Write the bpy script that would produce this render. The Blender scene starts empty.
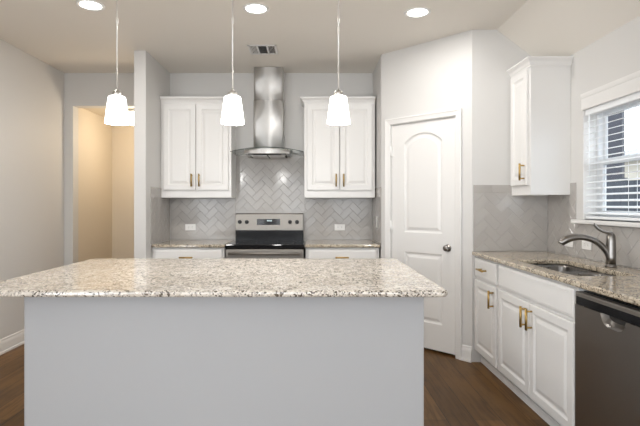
import bpy, bmesh, math, random
from mathutils import Vector, Matrix
random.seed(7)
C = bpy.context.scene.collection
PI = math.pi

# ------------------------------------------------------------------ camera, world, lights, exposure
CAM_H = 1.295
cam = bpy.data.cameras.new('camera'); cam_o = bpy.data.objects.new('camera', cam); C.objects.link(cam_o)
cam.sensor_width = 36.0; cam.lens = 27.0                 # 480 px focal length on a 640 px frame
cam.shift_x = 10 / 640; cam.shift_y = -8 / 640
cam.clip_start = 0.05; cam.clip_end = 200
cam_o.location = (0, 0, CAM_H); cam_o.rotation_euler = (PI / 2, 0, 0)
bpy.context.scene.camera = cam_o

w = bpy.data.worlds.new('overcast_sky'); bpy.context.scene.world = w; w.use_nodes = True
wn = w.node_tree.nodes; wl = w.node_tree.links
wn['Background'].inputs['Color'].default_value = (0.82, 0.91, 1.0, 1)
wn['Background'].inputs['Strength'].default_value = 3.6

def area(name, loc, rot, sx, sy, power, color=(1, 1, 1), spread=PI, portal=False, shape='RECTANGLE'):
    d = bpy.data.lights.new(name, 'AREA'); d.shape = shape; d.size = sx
    if shape == 'RECTANGLE': d.size_y = sy
    d.energy = power; d.color = color; d.spread = spread
    if portal: d.cycles.is_portal = True
    o = bpy.data.objects.new(name, d); C.objects.link(o); o.location = loc; o.rotation_euler = rot
    return o
# added fill lamps in daylight colour behind the camera; no windows are built there
DAY = (0.88, 0.94, 1.0)
area('rear_fill', (-1.95, -4.35, 1.45), (PI / 2, 0, 0), 1.1, 1.5, 20, DAY)
area('rear_fill_2', (-0.45, -4.35, 1.45), (PI / 2, 0, 0), 1.1, 1.5, 30, DAY)
area('rear_fill_3', (1.15, -4.35, 1.45), (PI / 2, 0, 0), 1.2, 1.5, 30, DAY)
area('left_fill', (-2.62, -2.3, 1.25), (0, -PI / 2, 0), 2.2, 3.6, 158, DAY)  # unseen fill lamp added to brighten the right-hand base cabinets
area('right_fill', (1.9, -2.2, 1.45), (0, PI / 2, 0), 1.6, 2.4, 38, (0.78, 0.89, 1.0))  # unseen cool fill lamp added for the left wall
# kitchen window: portal for the sky
area('kitchen_window_portal', (2.16, 2.97, 1.58), (0, PI / 2, 0), 0.74, 0.9, 1, portal=True)

vs = bpy.context.scene.view_settings
vs.view_transform = 'Standard'; vs.look = 'None'; vs.gamma = 1.0; vs.use_curve_mapping = False
vs.exposure = 0.08

# ------------------------------------------------------------------ materials
def mat(name, color=(0.8, 0.8, 0.8), rough=0.5, metal=0.0, emit=None, strength=0.0, trans=0.0, ior=1.45, aniso=0.0, coat=0.0):
    m = bpy.data.materials.new(name); m.use_nodes = True
    b = m.node_tree.nodes['Principled BSDF']
    b.inputs['Base Color'].default_value = (*color, 1); b.inputs['Roughness'].default_value = rough
    b.inputs['Metallic'].default_value = metal; b.inputs['IOR'].default_value = ior
    b.inputs['Transmission Weight'].default_value = trans
    b.inputs['Anisotropic'].default_value = aniso; b.inputs['Coat Weight'].default_value = coat
    if emit: b.inputs['Emission Color'].default_value = (*emit, 1); b.inputs['Emission Strength'].default_value = strength
    return m
def nd(m, kind, **kw):
    n = m.node_tree.nodes.new(kind)
    for k, v in kw.items():
        if k in n.inputs: n.inputs[k].default_value = v
        else: setattr(n, k, v)
    return n
def lk(m, a, b): m.node_tree.links.new(a, b)
def bsdf(m): return m.node_tree.nodes['Principled BSDF']
def ramp(m, stops):
    r = m.node_tree.nodes.new('ShaderNodeValToRGB'); e = r.color_ramp.elements
    while len(e) < len(stops): e.new(0.5)
    for i, (p, c) in enumerate(stops): e[i].position = p; e[i].color = (*c, 1)
    return r
def mix(m, fac, a, b):
    n = m.node_tree.nodes.new('ShaderNodeMix'); n.data_type = 'RGBA'
    for s, v in ((n.inputs[0], fac), (n.inputs[6], a), (n.inputs[7], b)):
        if isinstance(v, (int, float)): s.default_value = v
        elif isinstance(v, tuple): s.default_value = (*v, 1)
        else: lk(m, v, s)
    return n.outputs[2]
def bump(m, height, strength=0.1, dist=0.002):
    b = nd(m, 'ShaderNodeBump'); b.inputs['Strength'].default_value = strength; b.inputs['Distance'].default_value = dist
    lk(m, height, b.inputs['Height']); lk(m, b.outputs['Normal'], bsdf(m).inputs['Normal'])

def paint(name, color, rough=0.55, scale=320, st=0.12):
    m = mat(name, color, rough); tc = nd(m, 'ShaderNodeTexCoord')
    n = nd(m, 'ShaderNodeTexNoise', Scale=scale, Detail=2.0); lk(m, tc.outputs['Object'], n.inputs['Vector'])
    bump(m, n.outputs['Fac'], st, 0.001); return m

def granite(name, cream, tan, grey, dark):
    m = mat(name, cream, 0.10, ior=1.75); tc = nd(m, 'ShaderNodeTexCoord'); co = tc.outputs['Object']
    def vor(sc, feature='F1'):
        v = nd(m, 'ShaderNodeTexVoronoi', Scale=sc); v.feature = feature; lk(m, co, v.inputs['Vector']); return v
    def noise(sc, det=4.0, ro=0.6):
        n = nd(m, 'ShaderNodeTexNoise', Scale=sc, Detail=det, Roughness=ro); lk(m, co, n.inputs['Vector']); return n.outputs['Fac']
    def sep(v):
        s = nd(m, 'ShaderNodeSeparateColor'); lk(m, v.outputs['Color'], s.inputs[0]); return s
    big = noise(9, 3)
    r1 = ramp(m, [(0.42, cream), (0.62, tan)]); lk(m, big, r1.inputs[0])
    s1 = sep(vor(75))                                               # crystal patches
    k1 = ramp(m, [(0.60, (0, 0, 0)), (0.72, (1, 1, 1))]); lk(m, s1.outputs[0], k1.inputs[0])
    c1 = mix(m, k1.outputs[0], r1.outputs[0], grey)
    s2 = sep(vor(120))
    k2 = ramp(m, [(0.76, (0, 0, 0)), (0.80, (1, 1, 1))]); lk(m, s2.outputs[1], k2.inputs[0])
    c2 = mix(m, k2.outputs[0], c1, (cream[0] * 1.08, cream[1] * 1.08, cream[2] * 1.08))
    s3 = sep(vor(150))
    mk = nd(m, 'ShaderNodeMath', operation='MULTIPLY'); lk(m, s3.outputs[2], mk.inputs[0]); lk(m, noise(28, 2), mk.inputs[1])
    k3 = ramp(m, [(0.36, (0, 0, 0)), (0.43, (1, 1, 1))]); lk(m, mk.outputs[0], k3.inputs[0])
    c3 = mix(m, k3.outputs[0], c2, dark)
    lk(m, c3, bsdf(m).inputs['Base Color'])
    return m

def brushed(name, color, rough, axis=(1, 1, 90), aniso=0.5):
    m = mat(name, color, rough, 1.0, aniso=aniso); tg = nd(m, 'ShaderNodeTangent'); tg.direction_type = 'RADIAL'; tg.axis = 'Z'; lk(m, tg.outputs[0], bsdf(m).inputs['Tangent']); bsdf(m).inputs['Anisotropic Rotation'].default_value = 0.25;  tc = nd(m, 'ShaderNodeTexCoord'); mp = nd(m, 'ShaderNodeMapping')
    mp.inputs['Scale'].default_value = axis; lk(m, tc.outputs['Object'], mp.inputs['Vector'])
    n = nd(m, 'ShaderNodeTexNoise', Scale=14.0, Detail=3.0); lk(m, mp.outputs[0], n.inputs['Vector'])
    r = nd(m, 'ShaderNodeMapRange'); r.inputs['To Min'].default_value = rough * 0.8; r.inputs['To Max'].default_value = rough * 1.25
    lk(m, n.outputs['Fac'], r.inputs['Value']); lk(m, r.outputs[0], bsdf(m).inputs['Roughness']); return m

M = {}
M['wall'] = paint('wall_paint', (0.64, 0.625, 0.605))
M['ceil'] = paint('ceiling_paint', (0.80, 0.76, 0.70), 0.8, 180, 0.25)
M['white'] = paint('white_trim_paint', (0.76, 0.745, 0.725), 0.35, 60, 0.03)
M['cab'] = paint('white_cabinet_lacquer', (0.775, 0.76, 0.74), 0.32, 60, 0.02)
M['island'] = paint('grey_island_paint', (0.48, 0.48, 0.487), 0.5)
M['hall'] = paint('hall_paint', (0.70, 0.62, 0.50))
M['brass'] = mat('brushed_brass', (0.46, 0.31, 0.11), 0.34, 1.0)
M['steel'] = brushed('brushed_stainless_steel', (0.74, 0.73, 0.715), 0.46, (60, 60, 1), aniso=0.98)
M['rgsteel'] = brushed('range_stainless_steel', (0.30, 0.28, 0.255), 0.48, (90, 1, 1), 0.0)
M['dwsteel'] = brushed('dark_stainless_steel', (0.32, 0.30, 0.28), 0.34, (1, 1, 60))
M['rod'] = mat('satin_nickel', (0.78, 0.76, 0.73), 0.45, 0.9)
M['nickel'] = mat('brushed_nickel', (0.55, 0.52, 0.48), 0.3, 1.0)
M['faucet'] = mat('dark_brushed_nickel', (0.25, 0.235, 0.22), 0.28, 1.0)
M['sink'] = brushed('sink_stainless_steel', (0.26, 0.245, 0.23), 0.28, (1, 40, 1))
M['black'] = mat('gloss_black_enamel', (0.010, 0.010, 0.011), 0.16)
bsdf(M['black']).inputs['Specular IOR Level'].default_value = 0.18
M['blackglass'] = mat('black_ceramic_glass', (0.008, 0.008, 0.009), 0.06)
M['blackplastic'] = mat('black_plastic', (0.02, 0.02, 0.022), 0.35)
M['dark'] = mat('dark_recess', (0.03, 0.028, 0.026), 0.6)
M['plastic'] = mat('white_plastic', (0.80, 0.79, 0.77), 0.3)
M['shade'] = mat('opal_glass_shade', (0.9, 0.9, 0.88), 0.3, emit=(1.0, 0.98, 0.945), strength=3.2)
M['hallshade'] = mat('warm_opal_glass', (0.9, 0.88, 0.84), 0.3, emit=(1.0, 0.88, 0.70), strength=4.0)
M['lens'] = mat('downlight_lens', (0.9, 0.9, 0.9), 0.4, emit=(1.0, 0.98, 0.945), strength=9.0)
M['hoodlens'] = mat('hood_lens', (0.8, 0.8, 0.8), 0.2)
M['display'] = mat('clock_segment', (0.2, 0.25, 0.25), 0.3, emit=(0.75, 0.95, 1.0), strength=0.5)
M['grout'] = mat('grout', (0.42, 0.40, 0.375), 0.8)
M['canopy'] = mat('hood_glass', (0.80, 0.86, 0.84), 0.03, trans=1.0, ior=1.45)
M['rim'] = mat('hood_glass_edge', (0.05, 0.06, 0.06), 0.15)
M['pane'] = mat('window_glass', (1, 1, 1), 0.0, trans=1.0, ior=1.02)
M['blind'] = mat('white_blind_slat', (0.86, 0.87, 0.88), 0.4)
M['vinyl'] = mat('white_vinyl', (0.80, 0.81, 0.82), 0.35)
M['fence'] = mat('weathered_fence_boards', (0.035, 0.04, 0.048), 0.8)
M['siding'] = mat('beige_siding', (0.55, 0.50, 0.42), 0.8)
M['brick'] = mat('dark_brick', (0.06, 0.06, 0.07), 0.85)
M['roof'] = mat('roof_shingles', (0.30, 0.31, 0.33), 0.9)
M['ground'] = mat('ground_soil', (0.12, 0.11, 0.08), 0.9)
M['granite'] = granite('cream_speckled_granite', (0.76, 0.70, 0.62), (0.67, 0.60, 0.51), (0.50, 0.445, 0.385), (0.12, 0.095, 0.07))
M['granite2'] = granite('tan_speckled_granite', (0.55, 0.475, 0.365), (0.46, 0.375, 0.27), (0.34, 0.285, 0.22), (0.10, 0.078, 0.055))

def tile_material():
    m = mat('glossy_grey_tile', (0.5, 0.485, 0.47), 0.13); g = nd(m, 'ShaderNodeNewGeometry')
    r = ramp(m, [(0.0, (0.41, 0.385, 0.36)), (1.0, (0.435, 0.41, 0.385))]); lk(m, g.outputs['Random Per Island'], r.inputs[0])
    lk(m, r.outputs[0], bsdf(m).inputs['Base Color']); return m
M['tile'] = tile_material()

def wood_floor():
    m = mat('dark_wood_planks', (0.07, 0.04, 0.025), 0.42); tc = nd(m, 'ShaderNodeTexCoord')
    mp = nd(m, 'ShaderNodeMapping'); mp.inputs['Rotation'].default_value = (0, 0, PI / 2); lk(m, tc.outputs['Object'], mp.inputs['Vector'])
    b = nd(m, 'ShaderNodeTexBrick'); lk(m, mp.outputs[0], b.inputs['Vector'])
    b.inputs['Scale'].default_value = 1.0; b.inputs['Brick Width'].default_value = 1.22; b.inputs['Row Height'].default_value = 0.165
    b.inputs['Mortar Size'].default_value = 0.0018; b.offset = 0.37; b.inputs['Bias'].default_value = 0.0
    b.inputs['Color1'].default_value = (0.195, 0.097, 0.028, 1); b.inputs['Color2'].default_value = (0.112, 0.054, 0.015, 1)
    b.inputs['Mortar'].default_value = (0.018, 0.011, 0.008, 1)
    mp2 = nd(m, 'ShaderNodeMapping'); mp2.inputs['Scale'].default_value = (14, 1.1, 1); lk(m, tc.outputs['Object'], mp2.inputs['Vector'])
    n = nd(m, 'ShaderNodeTexNoise', Scale=2.2, Detail=7.0, Roughness=0.62, Distortion=0.8); lk(m, mp2.outputs[0], n.inputs['Vector'])
    r = ramp(m, [(0.3, (0.45, 0.42, 0.40)), (0.55, (1, 1, 1)), (0.72, (1.0, 1.0, 1.0))]); lk(m, n.outputs['Fac'], r.inputs[0])
    x = nd(m, 'ShaderNodeMix'); x.data_type = 'RGBA'; x.blend_type = 'MULTIPLY'; x.inputs[0].default_value = 1.0
    lk(m, b.outputs['Color'], x.inputs[6]); lk(m, r.outputs[0], x.inputs[7]); lk(m, x.outputs[2], bsdf(m).inputs['Base Color'])
    bsdf(m).inputs['Specular IOR Level'].default_value = 0.3
    bump(m, n.outputs['Fac'], 0.08, 0.002); return m
M['floor'] = wood_floor()

# ------------------------------------------------------------------ mesh helpers
class MB:
    """collects shapes and links them as ONE mesh object"""
    def __init__(s): s.bm = bmesh.new()
    def face(s, pts, smooth=False):
        f = s.bm.faces.new([s.bm.verts.new(p) for p in pts]); f.smooth = smooth; return s
    def box(s, x0, x1, y0, y1, z0, z1, bev=0.0, seg=1):
        b = bmesh.new()
        r = bmesh.ops.create_cube(b, size=1.0)
        for v in b.verts: v.co = Vector(((x0 + x1) / 2 + v.co.x * (x1 - x0), (y0 + y1) / 2 + v.co.y * (y1 - y0), (z0 + z1) / 2 + v.co.z * (z1 - z0)))
        if bev: bmesh.ops.bevel(b, geom=b.edges[:], offset=bev, segments=seg, profile=0.5, affect='EDGES', clamp_overlap=True)
        return s.merge(b)
    def merge(s, b):
        me = bpy.data.meshes.new('tmp'); b.to_mesh(me); b.free(); s.bm.from_mesh(me); bpy.data.meshes.remove(me); return s
    def loft(s, rings, close=True, cap0=True, cap1=True, smooth=False):
        """rings: equal-length point lists; closed rings"""
        vs = [[s.bm.verts.new(p) for p in r] for r in rings]
        n = len(vs[0])
        for a, b in zip(vs, vs[1:]):
            for i in range(n if close else n - 1):
                f = s.bm.faces.new((a[i], a[(i + 1) % n], b[(i + 1) % n], b[i])); f.smooth = smooth
        if cap0: s.bm.faces.new(vs[0][::-1])
        if cap1: s.bm.faces.new(vs[-1])
        return s
    def lathe(s, prof, center=(0, 0, 0), seg=32, axis='Z', cap0=True, cap1=True, smooth=True):
        rings = []
        for r, z in prof:
            ring = []
            for i in range(seg):
                a = 2 * PI * i / seg; x, y = r * math.cos(a), r * math.sin(a)
                p = {'Z': (x, y, z), 'Y': (x, z, y), 'X': (z, x, y)}[axis]
                ring.append((p[0] + center[0], p[1] + center[1], p[2] + center[2]))
            rings.append(ring)
        return s.loft(rings, True, cap0, cap1, smooth)
    def tube(s, pts, radii, seg=16, sub=6, smooth=True, flat=1.0):
        P = [Vector(p) for p in pts]; R = list(radii) if hasattr(radii, '__len__') else [radii] * len(P)
        Q, S = [], []
        for i in range(len(P) - 1):
            p0, p1, p2, p3 = P[max(i - 1, 0)], P[i], P[i + 1], P[min(i + 2, len(P) - 1)]
            for k in range(sub):
                t = k / sub
                Q.append(0.5 * ((2 * p1) + (p2 - p0) * t + (2 * p0 - 5 * p1 + 4 * p2 - p3) * t * t + (3 * p1 - p0 - 3 * p2 + p3) * t ** 3))
                S.append(R[i] * (1 - t) + R[i + 1] * t)
        Q.append(P[-1]); S.append(R[-1])
        rings = []; up = None
        for i, q in enumerate(Q):
            d = (Q[min(i + 1, len(Q) - 1)] - Q[max(i - 1, 0)]).normalized()
            if up is None: up = Vector((0, 0, 1)) if abs(d.z) < 0.9 else Vector((0, 1, 0))
            u = (up - d * up.dot(d)).normalized(); v = d.cross(u); up = u
            rings.append([q + (u * math.cos(2 * PI * k / seg) * flat + v * math.sin(2 * PI * k / seg)) * S[i] for k in range(seg)])
        return s.loft(rings, True, True, True, smooth)
    def build(s, name, m, parent=None, mx=None, loc=None):
        bmesh.ops.recalc_face_normals(s.bm, faces=s.bm.faces[:])
        me = bpy.data.meshes.new(name)
        if mx is not None: s.bm.transform(mx)
        s.bm.to_mesh(me); s.bm.free(); me.materials.append(m)
        o = bpy.data.objects.new(name, me); C.objects.link(o)
        if parent is not None: o.parent = parent
        if loc: o.location = loc
        return o
def bevel_mod(o, wd, seg=2, ang=35):
    b = o.modifiers.new('bevel', 'BEVEL'); b.width = wd; b.segments = seg; b.limit_method = 'ANGLE'; b.angle_limit = math.radians(ang); return o
def tag(o, label, cat, group=None):
    o['label'] = label; o['category'] = cat
    if group: o['group'] = group
    return o
def thing(name, label, cat, loc=(0, 0, 0), rz=0.0, group=None):
    o = bpy.data.objects.new(name, None); C.objects.link(o); o.location = loc; o.rotation_euler = (0, 0, rz)
    o.empty_display_size = 0.1
    return tag(o, label, cat, group)
def struct(name, mb, m, parent=None, label=None, mx=None):
    o = mb.build(name, m, parent, mx)
    if parent is None: o['kind'] = 'structure'
    if label: o['label'] = label
    return o
def copy_tree(o, parent=None):
    c = o.copy(); C.objects.link(c)
    if parent is not None: c.parent = parent
    for ch in list(o.children): copy_tree(ch, c)
    return c
def place(x, y, rz, z=0.0): return Matrix.Translation((x, y, z)) @ Matrix.Rotation(rz, 4, 'Z')

# ------------------------------------------------------------------ the room
XL, XR = -2.69, 1.962            # left and right walls
YB, YD, Y2, YR = 5.257, 4.607, 3.957, -4.5
X1, X2 = 0.686, 1.336            # pantry corners
ZC = 2.74
XC, ZS = 1.54, 2.42              # sloped part of the ceiling
YH, XHL, ZH = 6.30, -2.596, 2.38 # hall

struct('floor', MB().box(XL - 0.15, XR + 0.15, YR - 0.1, YH + 0.1, -0.05, 0), M['floor'])
mb = MB()
mb.loft([[(XL - 0.12, y, ZC), (XC, y, ZC), (XR + 0.12, y, ZS - 0.12 * (ZC - ZS) / (XR - XC)), (XR + 0.12, y, ZC + 0.1), (XL - 0.12, y, ZC + 0.1)] for y in (YR - 0.1, YB + 0.12)])
struct('ceiling', mb, M['ceil'])
struct('wall_left', MB().box(XL - 0.12, XL, YR, YB + 0.12, 0, ZC), M['wall'])
mb = MB().box(XL, XHL, YB, YB + 0.12, 0, ZC).box(XHL, -1.70, YB, YB + 0.12, ZH, ZC).box(-1.70, 2.1, YB, YB + 0.12, 0, ZC)
struct('wall_back', mb, M['wall'])
struct('wall_stub', MB().box(-1.645, -1.535, 4.49, YB, 0, ZC), M['wall'])
# pantry walls
struct('wall_pantry_side', MB().box(X1, X1 + 0.08, YD + 0.04, YB, 0, ZC), M['wall'])
PW = place(X1, YD, -PI / 4); LD = math.hypot(X2 - X1, YD - Y2)
D0, D1, DZ = 0.112, 0.772, 2.045   # door opening along the wall
mb = MB().box(0, D0, 0, 0.1, 0, ZC).box(D1, LD, 0, 0.1, 0, ZC).box(D0, D1, 0, 0.1, DZ, ZC)
struct('wall_pantry_diagonal', mb, M['wall'], mx=PW)
struct('wall_sink_end', MB().box(X2, XR, Y2, Y2 + 0.08, 0, ZC), M['wall'])
WY0, WY1, WZ0, WZ1 = 2.50, 3.45, 1.19, 1.985     # kitchen window opening
mb = MB().box(XR, XR + 0.15, WY1, 4.2, 0, ZC).box(XR, XR + 0.15, YR, WY0, 0, ZC).box(XR, XR + 0.15, WY0, WY1, 0, WZ0).box(XR, XR + 0.15, WY0, WY1, WZ1, ZC)
struct('wall_right', mb, M['wall'])
struct('wall_rear', MB().box(XL, XR, YR - 0.1, YR, 0, ZC), M['wall'])
# hall beyond the opening
struct('wall_hall_left', MB().box(XHL - 0.1, XHL, YB + 0.12, YH, 0, ZH + 0.02), M['hall'])
struct('wall_hall_end', MB().box(XHL - 0.1, -0.7, YH, YH + 0.08, 0, ZH + 0.02), M['hall'])
struct('wall_hall_right', MB().box(-0.8, -0.7, YB + 0.12, YH, 0, ZH + 0.02), M['hall'])
struct('ceiling_hall', MB().box(XHL - 0.1, -0.7, YB + 0.12, YH + 0.08, ZH + 0.02, ZH + 0.1), M['hall'])

# baseboards
def baseboard(name, length, mx, parent=None, m='white'):
    prof = [(0, 0), (-0.022, 0), (-0.022, 0.018), (-0.014, 0.022), (-0.014, 0.085), (-0.011, 0.10), (-0.007, 0.108), (-0.007, 0.122), (0, 0.128)]
    mb = MB().loft([[(x, y, z) for y, z in prof] for x in (0, length)])
    return struct(name, mb, M[m], parent, mx=mx)
baseboard('baseboard_left', YB - YR, place(XL, YR, PI / 2))
baseboard('baseboard_opening', XHL - XL - 0.023, place(XL + 0.023, YB, 0))
baseboard('baseboard_stub', 0.11, place(-1.645, 4.49, 0))
baseboard('baseboard_pantry', LD - 0.832, PW @ place(0.832, 0, 0))
baseboard('baseboard_hall', YH - YB - 0.12, place(XHL, YB + 0.12, PI / 2))

# ------------------------------------------------------------------ pantry door
dr = bpy.data.objects.new('door_1', None); C.objects.link(dr); dr['kind'] = 'structure'; dr.matrix_world = PW
dr['label'] = 'white two-panel pantry door with an arched upper panel in the angled wall'
def arch_outline(x0, x1, z0, zs, zt, i, n=14):
    """closed outline of an arch-topped panel inset by i; zs shoulder, zt crown"""
    a, b, c, s, t = x0 + i, x1 - i, z0 + i, zs - i, zt - i
    pts = [(a, c), (b, c), (b, s)]
    if zt > zs:
        h = t - s; w_ = (b - a) / 2; r = (w_ * w_ + h * h) / (2 * h); cx = (a + b) / 2; cz = t - r
        a1 = math.atan2(s - cz, b - cx); a0 = math.atan2(s - cz, a - cx)
        for k in range(1, n): 
            g = a1 + (a0 - a1) * k / n; pts.append((cx + r * math.cos(g), cz + r * math.sin(g)))
    pts.append((a, s)); return pts
DF = 0.012                                   # door face behind the wall face
def panel(mb, outl, y0=DF):
    rings = [[(x, y0 + d, z) for x, z in outl(i)] for i, d in ((0, 0), (0.010, 0.010), (0.022, 0.012), (0.045, 0.004), (0.047, 0.003))]
    mb.loft(rings, True, False, True)
dx0, dx1 = D0 + 0.004, D1 - 0.004; dz0, dz1 = 0.022, DZ - 0.004
px0, px1 = dx0 + 0.135, dx1 - 0.128
up = lambda i: arch_outline(px0, px1, 1.045, 1.86, 1.945, i)
lo = lambda i: arch_outline(px0, px1, 0.25, 0.865, 0.865, i)
mb = MB()
F = lambda pts: mb.face([(x, DF, z) for x, z in pts])
F([(dx0, dz0), (px0, dz0), (px0, dz1), (dx0, dz1)]); F([(px1, dz0), (dx1, dz0), (dx1, dz1), (px1, dz1)])
F([(px0, dz0), (px1, dz0), (px1, 0.25), (px0, 0.25)]); F([(px0, 0.865), (px1, 0.865), (px1, 1.045), (px0, 1.045)])
top = up(0)[2:]
for p, q in zip(top, top[1:]): F([p, (p[0], dz1), (q[0], dz1), q])
panel(mb, up); panel(mb, lo)
yb = DF + 0.035
for a, b in (((dx0, dz0), (dx1, dz0)), ((dx1, dz0), (dx1, dz1)), ((dx1, dz1), (dx0, dz1)), ((dx0, dz1), (dx0, dz0))):
    mb.face([(a[0], DF, a[1]), (b[0], DF, b[1]), (b[0], yb, b[1]), (a[0], yb, a[1])])
mb.face([(dx0, yb, dz0), (dx0, yb, dz1), (dx1, yb, dz1), (dx1, yb, dz0)])
bmesh.ops.remove_doubles(mb.bm, verts=mb.bm.verts[:], dist=1e-5)
slab = mb.build('door_slab', M['white'], dr)
kn = MB().lathe([(0.0005, -0.052), (0.012, -0.052), (0.024, -0.047), (0.027, -0.036), (0.024, -0.026), (0.012, -0.020), (0.010, -0.008), (0.030, -0.006), (0.032, 0.0)], (0.695, DF, 0.925), 24, 'Y')
ko = kn.build('door_knob', M['faucet'], dr); ko['label'] = 'dark nickel door knob'
for z in (0.28, 1.10, 1.80):
    h = MB().box(D0 - 0.018, D0 + 0.014, -0.002, DF - 0.001, z - 0.045, z + 0.045)
    h.lathe([(0.006, -0.048), (0.006, 0.048)], (D0 - 0.002, -0.005, z), 10)
    h.build('hinge', M['plastic'], dr)
# casing with stepped moulding, and jamb
def casing_piece(mb, outer, inner, prof):
    """loft profile between outer and inner corner paths; both lists of 2-D points"""
    rings = []
    for (ox, oz), (ix, iz) in zip(outer, inner):
        rings.append([(ox + (ix - ox) * t, y, oz + (iz - oz) * t) for t, y in prof])
    mb.loft(rings)
cw = 0.060
prof = [(0, 0), (0, -0.020), (0.15, -0.022), (0.35, -0.017), (0.7, -0.013), (0.9, -0.012), (1, -0.008), (1, 0)]
mb = MB()
casing_piece(mb, [(D0 - cw, 0), (D0 - cw, DZ + cw), (D1 + cw, DZ + cw), (D1 + cw, 0)], [(D0 - 0.004, 0), (D0 - 0.004, DZ + 0.004), (D1 + 0.004, DZ + 0.004), (D1 + 0.004, 0)], prof)
mb.box(D0 - 0.004, D0 + 0.002, 0, 0.1, 0, DZ + 0.004).box(D1 - 0.002, D1 + 0.004, 0, 0.1, 0, DZ + 0.004).box(D0, D1, 0, 0.1, DZ - 0.002, DZ + 0.004)
mb.build('door_casing', M['white'], dr)
MB().box(D0, D1, 0.07, 0.1, 0, DZ).build('gap_shade_sheet', M['dark'], dr)  # dark sheet across the opening, shade for the gaps round the slab

# ------------------------------------------------------------------ backsplash tiles (herringbone at 45 degrees)
def clip(poly, x0, x1, y0, y1):
    for ax, lim, sg in ((0, x0, 1), (0, x1, -1), (1, y0, 1), (1, y1, -1)):
        out = []
        for i in range(len(poly)):
            a, b = poly[i - 1], poly[i]; ia, ib = (a[ax] - lim) * sg >= 0, (b[ax] - lim) * sg >= 0
            if ia != ib:
                t = (lim - a[ax]) / (b[ax] - a[ax]); out.append((a[0] + (b[0] - a[0]) * t, a[1] + (b[1] - a[1]) * t))
            if ib: out.append(b)
        poly = out
        if len(poly) < 3: return []
    return poly
def poly_area(p): return abs(sum(p[i - 1][0] * p[i][1] - p[i][0] * p[i - 1][1] for i in range(len(p)))) / 2
def add_tile(mb, poly, th=0.006, gap=0.0010, rim=0.0016, tilt=0.0035):
    cx = sum(p[0] for p in poly) / len(poly); cz = sum(p[1] for p in poly) / len(poly)
    def shrink(d):
        out = []; n = len(poly); sgn = 1 if sum(poly[i - 1][0] * poly[i][1] - poly[i][0] * poly[i - 1][1] for i in range(n)) > 0 else -1
        for i in range(n):
            a, b, c = Vector(poly[i - 1]), Vector(poly[i]), Vector(poly[(i + 1) % n])
            e1, e2 = (b - a), (c - b)
            if e1.length < 1e-6 or e2.length < 1e-6: return None
            e1.normalize(); e2.normalize()
            n1, n2 = Vector((-e1.y, e1.x)) * sgn, Vector((-e2.y, e2.x)) * sgn
            k = 1 + n1.dot(n2)
            if k < 0.2: return None
            out.append(b + (n1 + n2) * (d / k))
        return out
    A, B = shrink(gap), shrink(gap + rim)
    if A is None or B is None: return
    tx, tz = random.gauss(0, tilt), random.gauss(0, tilt)
    y = lambda p, o: -(th - o) + tx * (p[0] - cx) + tz * (p[1] - cz)
    rings = [[(p[0], 0.0, p[1]) for p in A], [(p[0], y(p, 0.0018), p[1]) for p in A], [(p[0], y(p, 0), p[1]) for p in B]]
    mb.loft(rings, True, False, True)
TW = 0.070
def tiles(mb, x0, x1, z0, z1, border=0.0, ox=0.0, oz=0.0):
    """herringbone between z0 and z1 - border, one row of straight tiles as a border on top"""
    zt = z1 - border
    c, s = math.cos(PI / 4), math.sin(PI / 4)
    rng = int((abs(x1 - x0) + abs(z1 - z0)) / TW) + 8
    for i in range(-rng, rng):
        for j in range(-rng, rng):
            bx, by = i + 2 * j, i - 2 * j
            for cells in (((bx, by), (bx + 2, by + 1)), ((bx, by + 1), (bx + 1, by + 3))):
                (a, b), (d, e) = cells
                q = [(x * TW, y * TW) for x, y in ((a, b), (d, b), (d, e), (a, e))]
                q = [(x * c - y * s + x0 + ox, x * s + y * c + z0 + oz) for x, y in q]
                q = clip(q, x0, x1, z0, zt)
                if q and poly_area(q) > 2e-4: add_tile(mb, q)
    if border:
        n = max(1, round((x1 - x0) / 0.152)); wd = (x1 - x0) / n
        for k in range(n):
            a, b = x0 + k * wd, x0 + (k + 1) * wd; add_tile(mb, [(a, zt), (b, zt), (b, z1), (a, z1)])
def splash(name, regs, mx, label):
    """regs: (x0, x1, z0, z1, border)"""
    g = MB()
    for r in regs: g.box(r[0], r[1], -0.004, 0, r[2], r[3])
    o = struct(name, g, M['grout'], mx=mx, label=label)
    t = MB()
    for r in regs: tiles(t, r[0], r[1], r[2], r[3], r[4], 0.03, 0.02)
    t.build('tile', M['tile'], o, mx=mx)
ZT = 0.914
splash('backsplash_back', [(-1.525, -0.812, ZT, 1.372, 0), (-0.812, -0.054, ZT, 1.835, 0), (-0.054, X1 - 0.010, ZT, 1.372, 0)], place(0, YB, 0), 'grey herringbone tile behind the range')
splash('backsplash_stub', [(0.002, 0.64, ZT, 1.47, 0.065)], place(-1.535, YB - 0.642, PI / 2), 'grey tile return on the short wall')
splash('backsplash_pantry_side', [(0.012, 0.640, ZT, 1.47, 0.065)], place(X1, YB, -PI / 2), 'grey tile return beside the pantry')
splash('backsplash_sink_end', [(X2 + 0.01, XR - 0.010, ZT, 1.46, 0.065)], place(0, Y2, 0), 'grey herringbone tile at the end of the sink counter')
splash('backsplash_window', [(0.0, Y2 - WY1 - 0.085, ZT, 1.46, 0.065), (Y2 - WY1 - 0.085, Y2 - WY0 + 0.085, ZT, WZ0 - 0.03, 0), (Y2 - WY0 + 0.085, 2.9, ZT, 1.46, 0.065)], place(XR, Y2, -PI / 2), 'grey herringbone tile under the window')

# ------------------------------------------------------------------ kitchen window
wi = bpy.data.objects.new('window_1', None); C.objects.link(wi); wi['kind'] = 'structure'; wi.matrix_world = place(XR, WY1, -PI / 2)
wi['label'] = 'white single-hung window with dark view over the sink counter'
WW = WY1 - WY0
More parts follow.
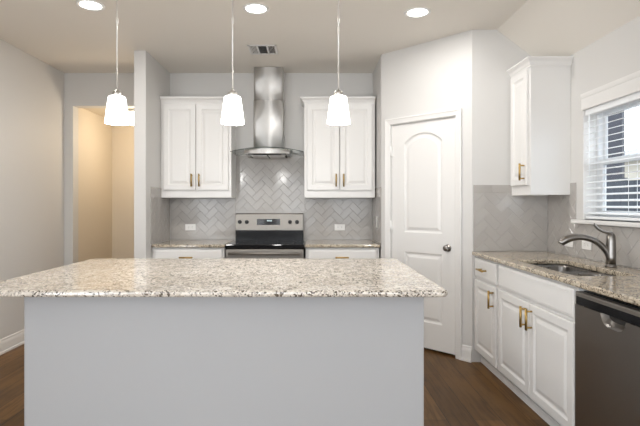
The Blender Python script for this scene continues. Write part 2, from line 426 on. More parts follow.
# local: x 0..WW towards the camera, z up, +y outwards
mb = MB().box(0, 0.006, 0, 0.15, WZ0, WZ1).box(WW - 0.006, WW, 0, 0.15, WZ0, WZ1).box(0, WW, 0, 0.15, WZ1 - 0.006, WZ1)
mb.build('window_jamb', M['white'], wi)
fz0, fz1 = WZ0 + 0.002, WZ1 - 0.006
def sash(name, x0, x1, z0, z1, y0, y1, wd):
    mb = MB().box(x0, x0 + wd, y0, y1, z0, z1, 0.003).box(x1 - wd, x1, y0, y1, z0, z1, 0.003).box(x0 + wd, x1 - wd, y0, y1, z0, z0 + wd, 0.003).box(x0 + wd, x1 - wd, y0, y1, z1 - wd, z1, 0.003)
    o = mb.build(name, M['vinyl'], wi)
    MB().box(x0 + wd, x1 - wd, (y0 + y1) / 2 - 0.002, (y0 + y1) / 2 + 0.002, z0 + wd, z1 - wd).build('pane', M['pane'], o)
sash('window_frame', 0.006, WW - 0.006, fz0, fz1, 0.10, 0.15, 0.026) if False else None
mb = MB().box(0.006, 0.03, 0.095, 0.15, fz0, fz1).box(WW - 0.03, WW - 0.006, 0.095, 0.15, fz0, fz1).box(0.03, WW - 0.03, 0.095, 0.15, fz0, fz0 + 0.022).box(0.03, WW - 0.03, 0.095, 0.15, fz1 - 0.022, fz1)
mb.build('window_frame', M['vinyl'], wi)
mz = 1.60
sash('upper_sash', 0.03, WW - 0.03, mz - 0.02, fz1 - 0.022, 0.126, 0.146, 0.028)
sash('lower_sash', 0.03, WW - 0.03, fz0 + 0.022, mz + 0.02, 0.098, 0.122, 0.042)
# casing around, stool and apron
vp = [(-0.0005, WZ1 - 0.012), (-0.008, WZ1 - 0.012), (-0.010, WZ1 - 0.006), (-0.010, 2.055), (-0.013, 2.060), (-0.016, 2.078), (-0.016, 2.090), (-0.0005, 2.090)]
MB().loft([[(x, y, z) for y, z in vp] for x in (-0.004, WW + 0.004)]).build('head_casing', M['white'], wi)
MB().box(-0.085, WW + 0.085, -0.045, 0.095, WZ0 - 0.028, WZ0, 0.006, 2).build('window_sill', M['white'], wi)

# ------------------------------------------------------------------ cabinets
def rect(x0, x1, z0, z1, i): return [(x0 + i, z0 + i), (x1 - i, z0 + i), (x1 - i, z1 - i), (x0 + i, z1 - i)]
def raised_front(x0, x1, z0, z1, y, th=0.019, frame=0.062):
    """raised-panel door or drawer front; its face at y - th, back at y"""
    f = y - th
    prof = [(0, y), (0, f + 0.003), (0.003, f), (frame - 0.012, f), (frame - 0.006, f + 0.004), (frame, f + 0.0075), (frame + 0.008, f + 0.0085), (frame + 0.030, f + 0.002), (frame + 0.033, f + 0.0015)]
    mb = MB().loft([[(x, yy, z) for x, z in rect(x0, x1, z0, z1, i)] for i, yy in prof]); return mb
def plain_front(x0, x1, z0, z1, y, th=0.019):
    f = y - th
    prof = [(0, y), (0, f + 0.006), (0.006, f + 0.0025), (0.014, f + 0.002), (0.018, f)]
    return MB().loft([[(x, yy, z) for x, z in rect(x0, x1, z0, z1, i)] for i, yy in prof])
def pull(parent, x, z, y, L=0.13, vert=True):
    mb = MB(); r = 0.0078; p = 0.036; e = L / 2 - 0.016
    if vert:
        mb.lathe([(r, -L / 2), (r, L / 2)], (x, y - p, z), 12)
        for s in (-1, 1): mb.lathe([(0.006, -p), (0.006, 0)], (x, y, z + s * e), 10, 'Y')
    else:
        mb.lathe([(r, -L / 2), (r, L / 2)], (x, y - p, z), 12, 'X')
        for s in (-1, 1): mb.lathe([(0.006, -p), (0.006, 0)], (x + s * e, y, z), 10, 'Y')
    o = mb.build('handle', M['brass'], parent); o['label'] = 'brushed brass bar pull'
def crown(parent, x0, x1, yf, yb, z, ls, rs):
    pr = [(0.0, z), (0.006, z), (0.006, z + 0.012), (0.012, z + 0.018), (0.020, z + 0.034), (0.034, z + 0.048), (0.036, z + 0.052), (0.042, z + 0.054), (0.042, z + 0.066)]
    rings = [[(x0 - o * ls, yf - o, zz), (x1 + o * rs, yf - o, zz), (x1 + o * rs, yb, zz), (x0 - o * ls, yb, zz)] for o, zz in pr]
    MB().loft(rings).build('crown_moulding', M['cab'], parent)
def upper_cabinet(label, loc, rz, wd, ndoors, ls, rs, zb=1.372, zt=2.338, dp=0.315, group=None, knob_side=None):
    """origin: bottom back-left corner; front at -y"""
    t = thing('upper_cabinet', label, 'cabinet', (loc[0], loc[1], zb), rz, group)
    H = zt - zb; fy = -dp
    mb = MB().box(0, 0.018, fy + 0.019, 0, 0, H).box(wd - 0.018, wd, fy + 0.019, 0, 0, H).box(0.018, wd - 0.018, fy + 0.019, 0, 0.012, 0.03)
    mb.box(0.018, wd - 0.018, fy + 0.019, 0, H - 0.018, H).box(0.018, wd - 0.018, -0.008, 0, 0.03, H - 0.018)
    mb.build('body', M['cab'], t)
    fr = 0.04
    MB().box(0, fr, fy, fy + 0.019, 0, H).box(wd - fr, wd, fy, fy + 0.019, 0, H).box(fr, wd - fr, fy, fy + 0.019, 0, 0.09).box(fr, wd - fr, fy, fy + 0.019, H - 0.05, H).build('face_frame', M['cab'], t)
    a, b, z0, z1 = 0.028, wd - 0.028, 0.076, H - 0.012
    dw = (b - a - 0.006 * (ndoors - 1)) / ndoors
    for k in range(ndoors):
        x0 = a + k * (dw + 0.006)
        d = raised_front(x0, x0 + dw, z0, z1, fy - 0.002).build('door', M['cab'], t)
        hx = (x0 + dw - 0.036) if (ndoors == 2 and k == 0) else x0 + 0.036
        if ndoors == 1: hx = x0 + dw - 0.036
        pull(d, hx, z0 + 0.10, fy - 0.021)
    crown(t, 0, wd, fy, 0, H - 0.002, ls, rs)
    return t
YW = YB - 0.001
upper_cabinet('white two-door upper cabinet with brass pulls left of the range hood', (-1.532, YW), 0, 0.722, 2, 0, 1, group='white upper cabinets')
upper_cabinet('white two-door upper cabinet with brass pulls between the range hood and the pantry', (-0.058, YW), 0, 0.726, 2, 1, 0, group='white upper cabinets')
upper_cabinet('narrow white one-door upper cabinet beside the window, above the sink counter', (XR - 0.001, Y2 - 0.001), -PI / 2, 0.346, 1, 0, 1, dp=0.300, group='white upper cabinets')

def base_cabinet(label, loc, rz, wd, layout, group=None, dp=0.595):
    """origin: floor, back-left corner. layout: list of (kind, x0, x1, z0, z1, pull)"""
    t = thing('base_cabinet', label, 'cabinet', (loc[0], loc[1], 0), rz, group)
    fy = -dp; H = 0.883; tk = 0.10
    mb = MB().box(0, 0.018, fy + 0.019, 0, tk, H).box(wd - 0.018, wd, fy + 0.019, 0, tk, H).box(0.018, wd - 0.018, fy + 0.019, 0, tk, tk + 0.018).box(0.018, wd - 0.018, -0.008, 0, tk + 0.018, H)
    mb.build('body', M['cab'], t)
    MB().box(0, wd, fy + 0.05, fy + 0.066, 0.001, tk - 0.001).box(0, wd, fy + 0.036, fy + 0.05, 0.001, 0.055, 0.004).build('toe_kick', M['cab'], t)
    fr = 0.04
    mb = MB().box(0, fr, fy, fy + 0.019, tk, H).box(wd - fr, wd, fy, fy + 0.019, tk, H).box(fr, wd - fr, fy, fy + 0.019, tk, tk + 0.05).box(fr, wd - fr, fy, fy + 0.019, H - 0.04, H).box(fr, wd - fr, fy, fy + 0.019, 0.69, 0.73)
    mb.build('face_frame', M['cab'], t)
    for kind, x0, x1, z0, z1, pl in layout:
        if kind == 'door': d = raised_front(x0, x1, z0, z1, fy - 0.002).build('door', M['cab'], t)
        else: d = plain_front(x0, x1, z0, z1, fy - 0.002).build(kind, M['cab'], t)
        if pl: pull(d, pl[0], pl[1], fy - 0.021, 0.13, pl[2])
    return t
def lay2(wd, pulls=True):
    h = wd / 2; a = 0.022
    return [('door', a, h - 0.003, 0.115, 0.690, (h - 0.038, 0.60, True)), ('door', h + 0.003, wd - a, 0.115, 0.690, (h + 0.038, 0.60, True))]
YBB = YB - 0.007
base_cabinet('white base cabinet with one wide drawer left of the range', (-1.529, YBB), 0, 0.700, lay2(0.700) + [('drawer', 0.022, 0.678, 0.718, 0.866, (0.338, 0.79, False))], 'white base cabinets along the back wall')
base_cabinet('white base cabinet with one wide drawer between the range and the pantry', (-0.042, YBB), 0, 0.712, lay2(0.712) + [('drawer', 0.022, 0.690, 0.718, 0.866, (0.350, 0.79, False))], 'white base cabinets along the back wall')
XB = XR - 0.008
NW, SW = 0.485, 1.028
base_cabinet('narrow white base cabinet with brass pulls next to the pantry wall', (XB, Y2 - 0.008), -PI / 2, NW, [('door', 0.018, NW - 0.018, 0.115, 0.690, (NW - 0.060, 0.60, True)), ('drawer', 0.018, NW - 0.018, 0.712, 0.866, (NW * 0.48, 0.79, False))], 'white base cabinets under the sink counter', dp=0.587)
base_cabinet('wide white two-door sink base cabinet beside the dishwasher', (XB, Y2 - 0.008 - NW - 0.001), -PI / 2, SW, lay2(SW) + [('false_drawer_front', 0.022, SW - 0.022, 0.712, 0.866, None)], 'white base cabinets under the sink counter', dp=0.587)

# ------------------------------------------------------------------ worktops
def rrect(x0, x1, y0, y1, r, n=6):
    pts = []
    for cx, cy, a0 in ((x1 - r, y0 + r, -PI / 2), (x1 - r, y1 - r, 0), (x0 + r, y1 - r, PI / 2), (x0 + r, y0 + r, PI)):
        for k in range(n + 1):
            a = a0 + PI / 2 * k / n; pts.append((cx + r * math.cos(a), cy + r * math.sin(a)))
    return pts
def slab_mesh(outer, hole, z0, z1):
    bm = bmesh.new(); E = []
    for loop in ([outer] + ([hole] if hole else [])):
        vs = [bm.verts.new((x, y, z1)) for x, y in loop]
        E += [bm.edges.new((vs[i - 1], vs[i])) for i in range(len(vs))]
    if hole: bmesh.ops.triangle_fill(bm, use_beauty=True, use_dissolve=False, edges=E)
    else: bm.faces.new(bm.verts[:])
    r = bmesh.ops.extrude_face_region(bm, geom=bm.faces[:])
    for v in [g for g in r['geom'] if isinstance(g, bmesh.types.BMVert)]: v.co.z = z0
    mb = MB(); mb.merge(bm); return mb
Z0 = 0.884
def worktop(name, label, outer, hole, m, bev=0.009):
    o = slab_mesh(outer, hole, Z0, ZT).build(name, M[m]); bevel_mod(o, bev, 4, 50); return tag(o, label, 'countertop')
RX0, RX1 = -0.822, -0.050
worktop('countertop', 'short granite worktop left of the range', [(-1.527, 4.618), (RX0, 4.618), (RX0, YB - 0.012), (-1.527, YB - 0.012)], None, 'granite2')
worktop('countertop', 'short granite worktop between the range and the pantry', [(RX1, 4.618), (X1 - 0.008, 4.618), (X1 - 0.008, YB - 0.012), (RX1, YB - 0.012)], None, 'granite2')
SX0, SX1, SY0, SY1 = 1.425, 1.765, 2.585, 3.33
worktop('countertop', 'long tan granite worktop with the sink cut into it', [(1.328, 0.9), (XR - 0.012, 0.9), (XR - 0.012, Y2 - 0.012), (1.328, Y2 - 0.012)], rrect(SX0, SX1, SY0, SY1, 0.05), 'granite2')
IX0, IX1, IY0, IY1 = -1.555, 0.620, 2.13, 3.43
o = slab_mesh(rrect(IX0, IX1, IY0, IY1, 0.035), None, Z0, ZT).build('island_countertop', M['granite']); bevel_mod(o, 0.012, 5, 50)
tag(o, 'large cream speckled granite slab on top of the island', 'countertop')

# ------------------------------------------------------------------ island
BX0, BX1, BY0, BY1 = -1.395, 0.556, 2.34, 3.385
isl = thing('kitchen_island', 'long grey painted kitchen island under the cream granite slab', 'kitchen island', ((BX0 + BX1) / 2, (BY0 + BY1) / 2, 0))
hx, hy = (BX1 - BX0) / 2, (BY1 - BY0) / 2
MB().box(-hx, hx, -hy, hy, 0, Z0 - 0.001, 0.004).build('body', M['island'], isl)
bp = [(0, 0), (0.016, 0), (0.016, 0.085), (0.012, 0.10), (0.007, 0.108), (0.007, 0.122), (0.0, 0.128)]
MB().loft([[(-hx - o_, -hy - o_, z), (hx + o_, -hy - o_, z), (hx + o_, hy + o_, z), (-hx - o_, hy + o_, z)] for o_, z in bp]).build('baseboard', M['white'], isl)

# ------------------------------------------------------------------ range
rg = thing('kitchen_range', 'stainless and black electric range between the back base cabinets', 'range', (-0.436, YB - 0.014, 0))
W2 = 0.379
MB().box(-W2, W2, -0.60, -0.005, 0.06, 0.874).box(-W2 + 0.03, W2 - 0.03, -0.55, -0.05, 0.0, 0.06).build('body', M['black'], rg)
MB().box(-W2, W2, -0.632, -0.09, 0.876, 0.916, 0.007, 3).build('cooktop', M['blackglass'], rg)
for x, y, r in ((-0.19, -0.47, 0.10), (0.19, -0.47, 0.085), (-0.19, -0.22, 0.075), (0.19, -0.22, 0.10)):
    mb = MB(); mb.lathe([(r, 0.9162), (r, 0.9168), (r - 0.004, 0.9168), (r - 0.004, 0.9162)], (x, y, 0), 40, 'Z', False, False); mb.build('burner_ring', M['dark'], rg)
# backguard: black riser, tilted stainless control panel
MB().box(-0.364, 0.364, -0.088, -0.006, 0.90, 1.03, 0.004).build('backguard', M['black'], rg)
cp = MB().loft([[(x, -0.094, 1.022), (x, -0.086, 1.196), (x, -0.076, 1.204), (x, -0.006, 1.204), (x, -0.006, 1.022)] for x in (-0.364, 0.364)]).build('control_panel', M['rgsteel'], rg)
bevel_mod(cp, 0.004, 2)
pan = Matrix.Translation((0, -0.0902, 1.113)) @ Matrix.Rotation(-math.atan2(0.008, 0.174), 4, 'X')
for x in (-0.318, -0.243, 0.222, 0.297):
    kb = MB().lathe([(0.021, 0.0), (0.021, -0.006), (0.019, -0.008), (0.018, -0.026), (0.016, -0.029), (0.0005, -0.029)], (x, 0, 0), 24, 'Y')
    kb.box(x - 0.003, x + 0.003, -0.034, -0.028, -0.017, 0.017, 0.001)
    kb.build('knob', M['blackplastic'], rg, mx=pan)
dp = MB().box(-0.134, 0.114, -0.004, 0.002, -0.032, 0.032, 0.002).build('display', M['blackglass'], rg, mx=pan)
mb = MB()
for k in range(4): mb.box(-0.026 + k * 0.014, -0.016 + k * 0.014, -0.0048, -0.004, 0.006, 0.022)
mb.build('clock', M['display'], dp, mx=pan)
for r_ in range(2):
    for k in range(4):
        for sx in (-1, 1):
            bx = -0.010 + sx * (0.052 + k * 0.018)
            MB().box(bx - 0.005, bx + 0.005, -0.0046, -0.004, -0.020 + r_ * 0.022, -0.014 + r_ * 0.022).build('button', M['dark'], dp, mx=pan)
# oven door, window, handle, drawer
od = MB().box(-W2 + 0.003, W2 - 0.003, -0.632, -0.602, 0.26, 0.868, 0.006, 2).build('oven_door', M['rgsteel'], rg)
MB().box(-0.27, 0.27, -0.635, -0.631, 0.38, 0.70, 0.001).build('oven_window', M['blackglass'], od)
mb = MB().tube([(-0.345, -0.682, 0.832), (0.345, -0.682, 0.832)], 0.014, 16, 1)
for s in (-1, 1): mb.box(s * 0.325 - 0.012, s * 0.325 + 0.012, -0.684, -0.630, 0.822, 0.842, 0.003)
mb.build('handle', M['rgsteel'], od)
MB().box(-W2 + 0.003, W2 - 0.003, -0.628, -0.602, 0.08, 0.25, 0.006, 2).build('storage_drawer', M['rgsteel'], rg)

# ------------------------------------------------------------------ range hood
hd = thing('range_hood', 'stainless chimney range hood with curved glass canopy above the range', 'range hood', (-0.434, YB - 0.001, 1.80))
def chimney(z0, z1, hw, y0, n, m):
    pts = [(-hw, 0), (-hw, y0 + 0.016), (-hw + 0.003, y0 + 0.011)]
    pts += [(-hw + 0.008 + (2 * hw - 0.016) * k / 16, y0 + 0.008 * ((k - 8) / 8) ** 2) for k in range(17)]
    pts += [(hw - 0.003, y0 + 0.011), (hw, y0 + 0.016), (hw, 0)]
    mb = MB().loft([[(x, y, z) for x, y in pts] for z in (z0, z1)])
    for f in mb.bm.faces: f.smooth = len(f.verts) == 4 and min(v.co.y for v in f.verts) < y0 + 0.012
    return mb.build(n, M[m], hd)
chimney(0.068, 0.590, 0.157, -0.247, 'lower_chimney', 'steel'); chimney(0.588, 0.938, 0.153, -0.243, 'upper_chimney', 'steel')
mb = MB(); lines = []
N = 24
def cz(x): return 0.072 - 0.036 * (x / 0.366) ** 2
top, bot = [], []
def front(x): return -0.50 + 0.07 * (x / 0.366) ** 2
grid = []
for i in range(N + 1):
    x = -0.366 + 0.732 * i / N; f = front(x)
    grid.append([(x, f, cz(x)), (x, -0.012, cz(x)), (x, -0.012, cz(x) - 0.006), (x, f, cz(x) - 0.006)])
gl = MB().loft(grid, smooth=False).build('glass_canopy', M['canopy'], hd)
pts = [(x[0][0], x[0][1] - 0.001, x[0][2] - 0.003) for x in grid]
pts = [(grid[0][0][0], -0.02, cz(0.366) - 0.003)] + pts + [(grid[-1][0][0], -0.02, cz(0.366) - 0.003)]
MB().tube(pts, 0.0026, 8, 1).build('glass_edge', M['rim'], gl)
# body: thin box with an arched top following the canopy and a bowed front
rings = []
for i in range(17):
    x = -0.228 + 0.456 * i / 16; f = -0.475 + 0.045 * (x / 0.228) ** 2; zt = cz(x) - 0.007
    rings.append([(x, f, 0.012), (x, f - 0.002, zt - 0.006), (x, f + 0.006, zt), (x, -0.004, zt), (x, -0.004, 0.012)])
hb = MB().loft(rings).build('hood_body', M['steel'], hd)
MB().box(-0.190, 0.190, -0.42, -0.06, 0.002, 0.0115, 0.002).build('underside', M['dark'], hd)
for s in (-1, 1):
    mb = MB().box(s * 0.09 - 0.082, s * 0.09 + 0.082, -0.36, -0.08, -0.003, 0.0018)
    for k in range(8): mb.box(s * 0.09 - 0.076 + k * 0.02, s * 0.09 - 0.064 + k * 0.02, -0.35, -0.09, -0.006, -0.003)
    mb.build('grease_filter', M['steel'], hd)
    MB().lathe([(0.026, 0.0115), (0.026, -0.002), (0.020, -0.003), (0.0005, -0.003)], (s * 0.165, -0.39, 0), 20).build('hood_lamp', M['hoodlens'], hd)
for k in range(5): MB().lathe([(0.0045, 0), (0.0045, -0.003), (0.0005, -0.003)], (-0.05 + k * 0.025, -0.4765, 0.034), 10, 'Y').build('control_button', M['nickel'], hb)

# ------------------------------------------------------------------ dishwasher
DY1 = Y2 - 0.008 - NW - 0.001 - SW - 0.004        # far side
dw = thing('dishwasher', 'dark stainless dishwasher with black control strip at the right edge', 'dishwasher', (XB, DY1, 0), -PI / 2)
DWW = 0.598
MB().box(0.004, DWW - 0.004, -0.57, -0.01, 0.10, 0.862).build('tub', M['blackplastic'], dw)
MB().box(0.01, DWW - 0.01, -0.555, -0.53, 0.002, 0.10).build('toe_kick', M['blackplastic'], dw)
fy = -0.612
# door front with a scooped pocket below the control strip
hcx, hhw, htop, hdep = 0.302, 0.090, 0.796, 0.055
zs0, zs1 = 0.115, htop
mb = MB()
low = [(hcx - hhw + 2 * hhw * k / 16, htop - hdep * math.sqrt(max(0, 1 - abs((k - 8) / 8) ** 3.0))) for k in range(17)]
low[0] = (hcx - hhw, htop); low[-1] = (hcx + hhw, htop)
mb.face([(0, fy, zs0), (hcx - hhw, fy, zs0), (hcx - hhw, fy, zs1), (0, fy, zs1)]); mb.face([(hcx + hhw, fy, zs0), (DWW, fy, zs0), (DWW, fy, zs1), (hcx + hhw, fy, zs1)])
for p, q in zip(low, low[1:]):
    mb.face([(p[0], fy, zs0), (q[0], fy, zs0), (q[0], fy, q[1]), (p[0], fy, p[1])])
for a, b in (((0, zs0), (DWW, zs0)), ((DWW, zs0), (DWW, zs1)), ((0, zs1), (0, zs0))):
    mb.face([(a[0], fy, a[1]), (b[0], fy, b[1]), (b[0], -0.572, b[1]), (a[0], -0.572, a[1])])
bmesh.ops.remove_doubles(mb.bm, verts=mb.bm.verts[:], dist=1e-5)
dd = mb.build('door', M['dwsteel'], dw)
sc = MB()
sc.loft([[(x, fy, z) for x, z in low], [(hcx + (x - hcx) * 0.93, fy + 0.012, htop + (z - htop) * 0.90) for x, z in low], [(hcx + (x - hcx) * 0.85, fy + 0.030, htop + (z - htop) * 0.55 ) for x, z in low]], False, False, False, True)
ho = sc.build('pocket_handle', M['dwsteel'], dd)
sc = MB().box(hcx - hhw, hcx + hhw, fy + 0.031, fy + 0.036, htop - hdep, htop); sc.build('pocket_back', M['dark'], dd)
MB().box(0.014, DWW - 0.014, fy - 0.002, fy + 0.004, htop + 0.003, 0.838, 0.002, 2).build('control_strip', M['black'], dw)
MB().box(0, DWW, fy, -0.572, htop + 0.001, 0.860, 0.006, 3).build('top_trim', M['rgsteel'], dw)

# ------------------------------------------------------------------ sink
sk = thing('kitchen_sink', 'stainless double-bowl sink set under the tan granite worktop', 'sink', ((SX0 + SX1) / 2, (SY0 + SY1) / 2, Z0))
sx, sy = (SX1 - SX0) / 2 + 0.006, (SY1 - SY0) / 2 + 0.006
for y0, y1 in ((-sy, -0.014), (0.014, sy)):
    rings = [[(x, y, z) for x, y in rrect(-sx + i, sx - i, y0 + i, y1 - i, r)] for i, z, r in ((0, -0.001, 0.05), (0.002, -0.02, 0.05), (0.006, -0.16, 0.05), (0.014, -0.178, 0.045), (0.032, -0.186, 0.03))]
    o = MB().loft(rings, True, False, True, True).build('bowl', M['sink'], sk)
    so = o.modifiers.new('thickness', 'SOLIDIFY'); so.thickness = 0.0015
    MB().lathe([(0.044, -0.1855), (0.044, -0.183), (0.034, -0.182), (0.028, -0.186), (0.0005, -0.1865)], (0.0, (y0 + y1) / 2, 0), 24).build('drain', M['nickel'], sk)
MB().box(-sx + 0.03, sx - 0.03, -0.0135, 0.0135, -0.03, -0.018, 0.004, 2).build('divider', M['sink'], sk)

# ------------------------------------------------------------------ faucet
fc = thing('kitchen_faucet', 'brushed dark nickel pull-out faucet standing behind the sink', 'faucet', (1.852, 2.955, ZT))
MB().lathe([(0.033, 0.0), (0.033, 0.006), (0.029, 0.012), (0.027, 0.022)], (0, 0, 0), 28).build('base_ring', M['faucet'], fc)
MB().lathe([(0.0285, 0.018), (0.028, 0.06), (0.0265, 0.15), (0.0255, 0.188), (0.019, 0.203), (0.010, 0.210), (0.0005, 0.212)], (0, 0, 0), 28).build('faucet_body', M['faucet'], fc)
MB().tube([(-0.006, 0, 0.050), (-0.032, 0.004, 0.105), (-0.085, 0.012, 0.156), (-0.145, 0.022, 0.178), (-0.185, 0.03, 0.181)], [0.019, 0.019, 0.018, 0.018, 0.0185], 18).build('spout', M['faucet'], fc)
MB().tube([(-0.183, 0.03, 0.181), (-0.217, 0.036, 0.177), (-0.255, 0.042, 0.164), (-0.280, 0.047, 0.147), (-0.286, 0.048, 0.140)], [0.0195, 0.022, 0.0245, 0.0235, 0.019], 18).build('spray_head', M['faucet'], fc)
MB().tube([(0.004, 0, 0.205), (-0.03, 0.004, 0.212), (-0.065, 0.008, 0.228), (-0.088, 0.012, 0.252), (-0.094, 0.013, 0.268)], [0.019, 0.0145, 0.012, 0.0105, 0.006], 14, flat=0.6).build('lever', M['faucet'], fc)

# ------------------------------------------------------------------ outlets and a switch
def outlet(label, loc, rz, horizontal=True, kind='outlet', group=None):
    t = thing('wall_outlet' if kind == 'outlet' else 'light_switch', label, kind, loc, rz, group)
    w_, h_ = (0.0575, 0.035) if horizontal else (0.035, 0.0575)
    MB().box(-w_, w_, -0.006, -0.0005, -h_, h_, 0.003, 2).build('cover_plate', M['plastic'], t)
    if kind == 'outlet':
        for s in (-1, 1):
            r = MB().box(s * 0.020 - 0.013, s * 0.020 + 0.013, -0.008, -0.0055, -0.016, 0.016, 0.001).build('receptacle', M['plastic'], t)
            mb = MB()
            for q in (-1, 1): mb.box(s * 0.020 - 0.004, s * 0.020 + 0.004, -0.0083, -0.0079, q * 0.006 - 0.001, q * 0.006 + 0.001)
            mb.build('slot', M['dark'], r)
    else: MB().box(-0.016, 0.016, -0.009, -0.0055, -0.033, 0.033, 0.002).build('rocker', M['plastic'], t)
    return t
YO = YB - 0.0065
outlet('white outlet on the tile left of the range', (-1.306, YO, 1.052), 0, group='white wall outlets')
outlet('white outlet on the tile between the range and the pantry', (0.325, YO, 1.052), 0, group='white wall outlets')
outlet('white outlet on the window wall, the nearer one right of the faucet head', (XR - 0.0065, 3.388, 1.015), -PI / 2, group='white wall outlets')
outlet('white outlet half hidden behind the faucet head', (XR - 0.0065, 3.622, 1.015), -PI / 2, group='white wall outlets')
outlet('small white switch plate on the tiled pantry side wall', (X1 - 0.0065, 4.87, 1.125), -PI / 2, False, 'light switch')

# ------------------------------------------------------------------ pendant lights
def pendant(label, x, y):
    t = thing('pendant_light', label, 'pendant light', (x, y, ZC), 0, 'pendant lights over the island')
    zb, zt = 1.768 - ZC, 1.927 - ZC
    MB().lathe([(0.062, 0), (0.062, -0.012), (0.052, -0.024), (0.012, -0.030), (0.008, -0.045)], (0, 0, 0), 28).build('ceiling_canopy', M['nickel'], t)
    MB().lathe([(0.0042, zt + 0.03), (0.0042, -0.03)], (0, 0, 0), 12).build('rod', M['rod'], t)
    for z in (2.365 - ZC, 2.30 - ZC + 0.36): MB().lathe([(0.0042, z - 0.022), (0.0075, z - 0.014), (0.0075, z + 0.014), (0.0042, z + 0.022)], (0, 0, 0), 12).build('rod_joint', M['rod'], t)
    MB().lathe([(0.027, zt - 0.002), (0.027, zt + 0.020), (0.024, zt + 0.026), (0.012, zt + 0.030), (0.0045, zt + 0.042)], (0, 0, 0), 24).build('socket_cap', M['nickel'], t)
    pr = [(0.020, zt), (0.041, zt - 0.001), (0.047, zt - 0.005), (0.0495, zt - 0.012), (0.068, zb + 0.008), (0.068, zb + 0.003), (0.066, zb), (0.063, zb + 0.003), (0.045, zt - 0.014), (0.018, zt - 0.006)]
    MB().lathe(pr, (0, 0, 0), 36, 'Z', False, False).build('lamp_shade', M['shade'], t)
    MB().lathe([(0.0005, zb + 0.035), (0.018, zb + 0.042), (0.026, zb + 0.065), (0.022, zb + 0.09), (0.013, zb + 0.115), (0.013, zt - 0.008)], (0, 0, 0), 16).build('bulb', M['shade'], t)
    d = bpy.data.lights.new('pendant_bulb', 'POINT'); d.energy = 9; d.shadow_soft_size = 0.05; d.color = (1, 0.985, 0.955)
    l = bpy.data.objects.new('pendant_bulb', d); C.objects.link(l); l.parent = t; l.location = (0, 0, zb - 0.03)
    return t
pendant('white glass pendant lamp nearest the stub wall, in front of the hall opening', -1.122, 2.79)
pendant('white glass pendant lamp just left of the range hood', -0.450, 2.79)
pendant('white glass pendant lamp in front of the cabinet right of the hood', 0.166, 2.79)

# ------------------------------------------------------------------ recessed lights, vent, hall light
def downlight(label, x, y):
    t = thing('recessed_light', label, 'ceiling light', (x, y, ZC), 0, 'recessed ceiling lights')
    MB().lathe([(0.098, -0.0005), (0.098, -0.004), (0.092, -0.008), (0.074, -0.004), (0.074, -0.0005)], (0, 0, 0), 40, 'Z', False, False).build('trim_ring', M['plastic'], t)
    MB().lathe([(0.0005, -0.005), (0.050, -0.005), (0.0735, -0.002)], (0, 0, 0), 40, 'Z', True, False).build('lens', M['lens'], t)
    l = area('downlight_beam', (0, 0, -0.012), (0, 0, 0), 0.13, 0.13, 10, (1.0, 0.985, 0.96), PI, shape='DISK'); l.parent = t
    return t
downlight('round recessed ceiling light at the upper left, beside the left pendant rod', -1.585, 3.47)
downlight('round recessed ceiling light in front of the ceiling vent', -0.397, 3.53)
downlight('round recessed ceiling light in front of the pantry wall', 0.806, 3.60)
vt = thing('ceiling_vent', 'white three-way air vent in the ceiling in front of the hood', 'vent', (-0.435, 4.455, ZC))
a = 0.132
MB().box(-a, a, -a, -a + 0.022, -0.008, -0.0005, 0.002).box(-a, a, a - 0.022, a, -0.008, -0.0005, 0.002).box(-a, -a + 0.022, -a, a, -0.008, -0.0005, 0.002).box(a - 0.022, a, -a, a, -0.008, -0.0005, 0.002).box(-0.050, -0.038, -a, a, -0.008, -0.0005).box(0.038, 0.050, -a, a, -0.008, -0.0005).build('vent_frame', M['plastic'], vt)
MB().box(-a + 0.02, a - 0.02, -a + 0.02, a - 0.02, -0.0016, -0.0006).build('duct', M['dark'], vt)
for x0, x1, tl in ((-a + 0.022, -0.050, -1), (-0.038, 0.038, 0), (0.050, a - 0.022, 1)):
    mb = MB(); n = 5
    if tl:
        for k in range(n):
            x = x0 + (x1 - x0) * (k + 0.5) / n; mb.face([(x - 0.003, -a + 0.022, -0.007 if tl < 0 else -0.002), (x + 0.003, -a + 0.022, -0.002 if tl < 0 else -0.007), (x + 0.003, a - 0.022, -0.002 if tl < 0 else -0.007), (x - 0.003, a - 0.022, -0.007 if tl < 0 else -0.002)])
    else:
        for k in range(12):
            y = -a + 0.03 + k * 0.0185; mb.face([(x0, y, -0.007), (x1, y, -0.007), (x1, y + 0.008, -0.002), (x0, y + 0.008, -0.002)])
    mb.build('louver', M['plastic'], vt)
hl = thing('hall_ceiling_light', 'glowing drum ceiling light in the warm hall behind the opening', 'ceiling light', (-2.03, 5.62, ZH + 0.02))
MB().lathe([(0.105, -0.0005), (0.105, -0.022), (0.098, -0.026)], (0, 0, 0), 32).build('base_plate', M['plastic'], hl)
MB().lathe([(0.094, -0.026), (0.096, -0.06), (0.094, -0.15), (0.080, -0.168), (0.0005, -0.172)], (0, 0, 0), 32).build('glass_drum', M['hallshade'], hl)
MB().lathe([(0.03, -0.168), (0.03, -0.178), (0.012, -0.186), (0.006, -0.196), (0.0005, -0.198)], (0, 0, 0), 14).build('finial', M['nickel'], hl)
d = bpy.data.lights.new('hall_bulb', 'POINT'); d.energy = 13; d.shadow_soft_size = 0.1; d.color = (1, 0.84, 0.64)
l = bpy.data.objects.new('hall_bulb', d); C.objects.link(l); l.parent = hl; l.location = (0.1, 0, -0.33)

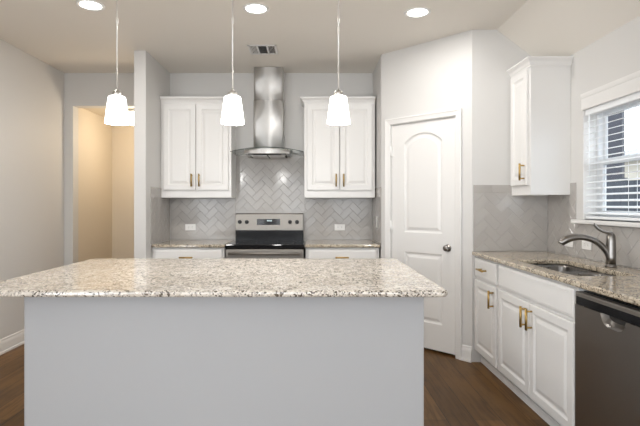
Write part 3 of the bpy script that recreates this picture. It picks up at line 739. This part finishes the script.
# ------------------------------------------------------------------ window blind
bl = thing('window_blind', 'white slatted blind hanging in the kitchen window, slats open', 'blind', (XR, WY1, 0), -PI / 2)
MB().box(0.010, WW - 0.010, 0.010, 0.062, WZ1 - 0.052, WZ1 - 0.008, 0.003).build('headrail', M['blind'], bl)
mb = MB(); z = WZ0 + 0.05; n = 0
while z < WZ1 - 0.06:
    y0, y1, dz = 0.012, 0.060, 0.006
    mb.loft([[(x, y0, z - dz), (x, (y0 + y1) / 2, z + 0.003), (x, y1, z + dz), (x, y1, z + dz - 0.0025), (x, (y0 + y1) / 2, z), (x, y0, z - dz - 0.0025)] for x in (0.012, WW - 0.012)])
    z += 0.0435
mb.build('slats', M['blind'], bl)
MB().box(0.012, WW - 0.012, 0.012, 0.060, WZ0 + 0.006, WZ0 + 0.026, 0.003).build('bottom_rail', M['blind'], bl)
for x in (0.13, 0.48, 0.82):
    MB().box(x - 0.0012, x + 0.0012, 0.008, 0.0095, WZ0 + 0.02, WZ1 - 0.03).box(x - 0.0012, x + 0.0012, 0.0625, 0.064, WZ0 + 0.02, WZ1 - 0.03).build('ladder_cord', M['blind'], bl)
MB().tube([(0.07, 0.004, WZ1 - 0.05), (0.071, 0.003, 1.75), (0.07, 0.004, 1.50)], 0.0035, 8, 2).build('tilt_wand', M['blind'], bl)

# ------------------------------------------------------------------ outside the window
struct('ground_outside', MB().box(XR + 0.4, 40, -20, 40, -0.4, -0.3), M['ground'])
fn = thing('outside_fence', 'dark board fence seen through the kitchen window', 'fence', (4.4, 7.0, -0.3))
mb = MB()
for k in range(70): mb.box(-0.01, 0.01, -5 + k * 0.145, -5 + k * 0.145 + 0.138, 0, 1.93)
mb.build('fence_boards', M['fence'], fn)
for k in range(5): MB().box(0.01, 0.10, -5 + k * 2.4, -4.9 + k * 2.4, 0, 1.98).build('fence_post', M['fence'], fn)
hs = thing('outside_house', 'dark brick neighbouring house corner seen through the kitchen window', 'house', (8.0, 12.3, -0.3), math.radians(-34))
MB().box(-7, 0, 0, 4, 0, 5.6).build('wall', M['brick'], hs)
MB().loft([[(-7.4, -0.4, 5.6), (0.4, -0.4, 5.6), (0.4, 4.4, 5.6), (-7.4, 4.4, 5.6)], [(-5, 1.9, 8.2), (-2, 1.9, 8.2), (-2, 2.1, 8.2), (-5, 2.1, 8.2)]]).build('roof', M['roof'], hs)
gr = thing('outside_house', 'low beige house with grey roof beyond the fence, seen through the blind', 'house', (13.8, 12.0, -0.3))
MB().box(0, 5, -6, 15, 0, 3.5).build('wall', M['siding'], gr)
MB().loft([[(-0.4, -6.4, 3.5), (5.4, -6.4, 3.5), (5.4, 15.4, 3.5), (-0.4, 15.4, 3.5)], [(2.4, -4, 4.4), (2.6, -4, 4.4), (2.6, 13, 4.4), (2.4, 13, 4.4)]]).build('roof', M['roof'], gr)
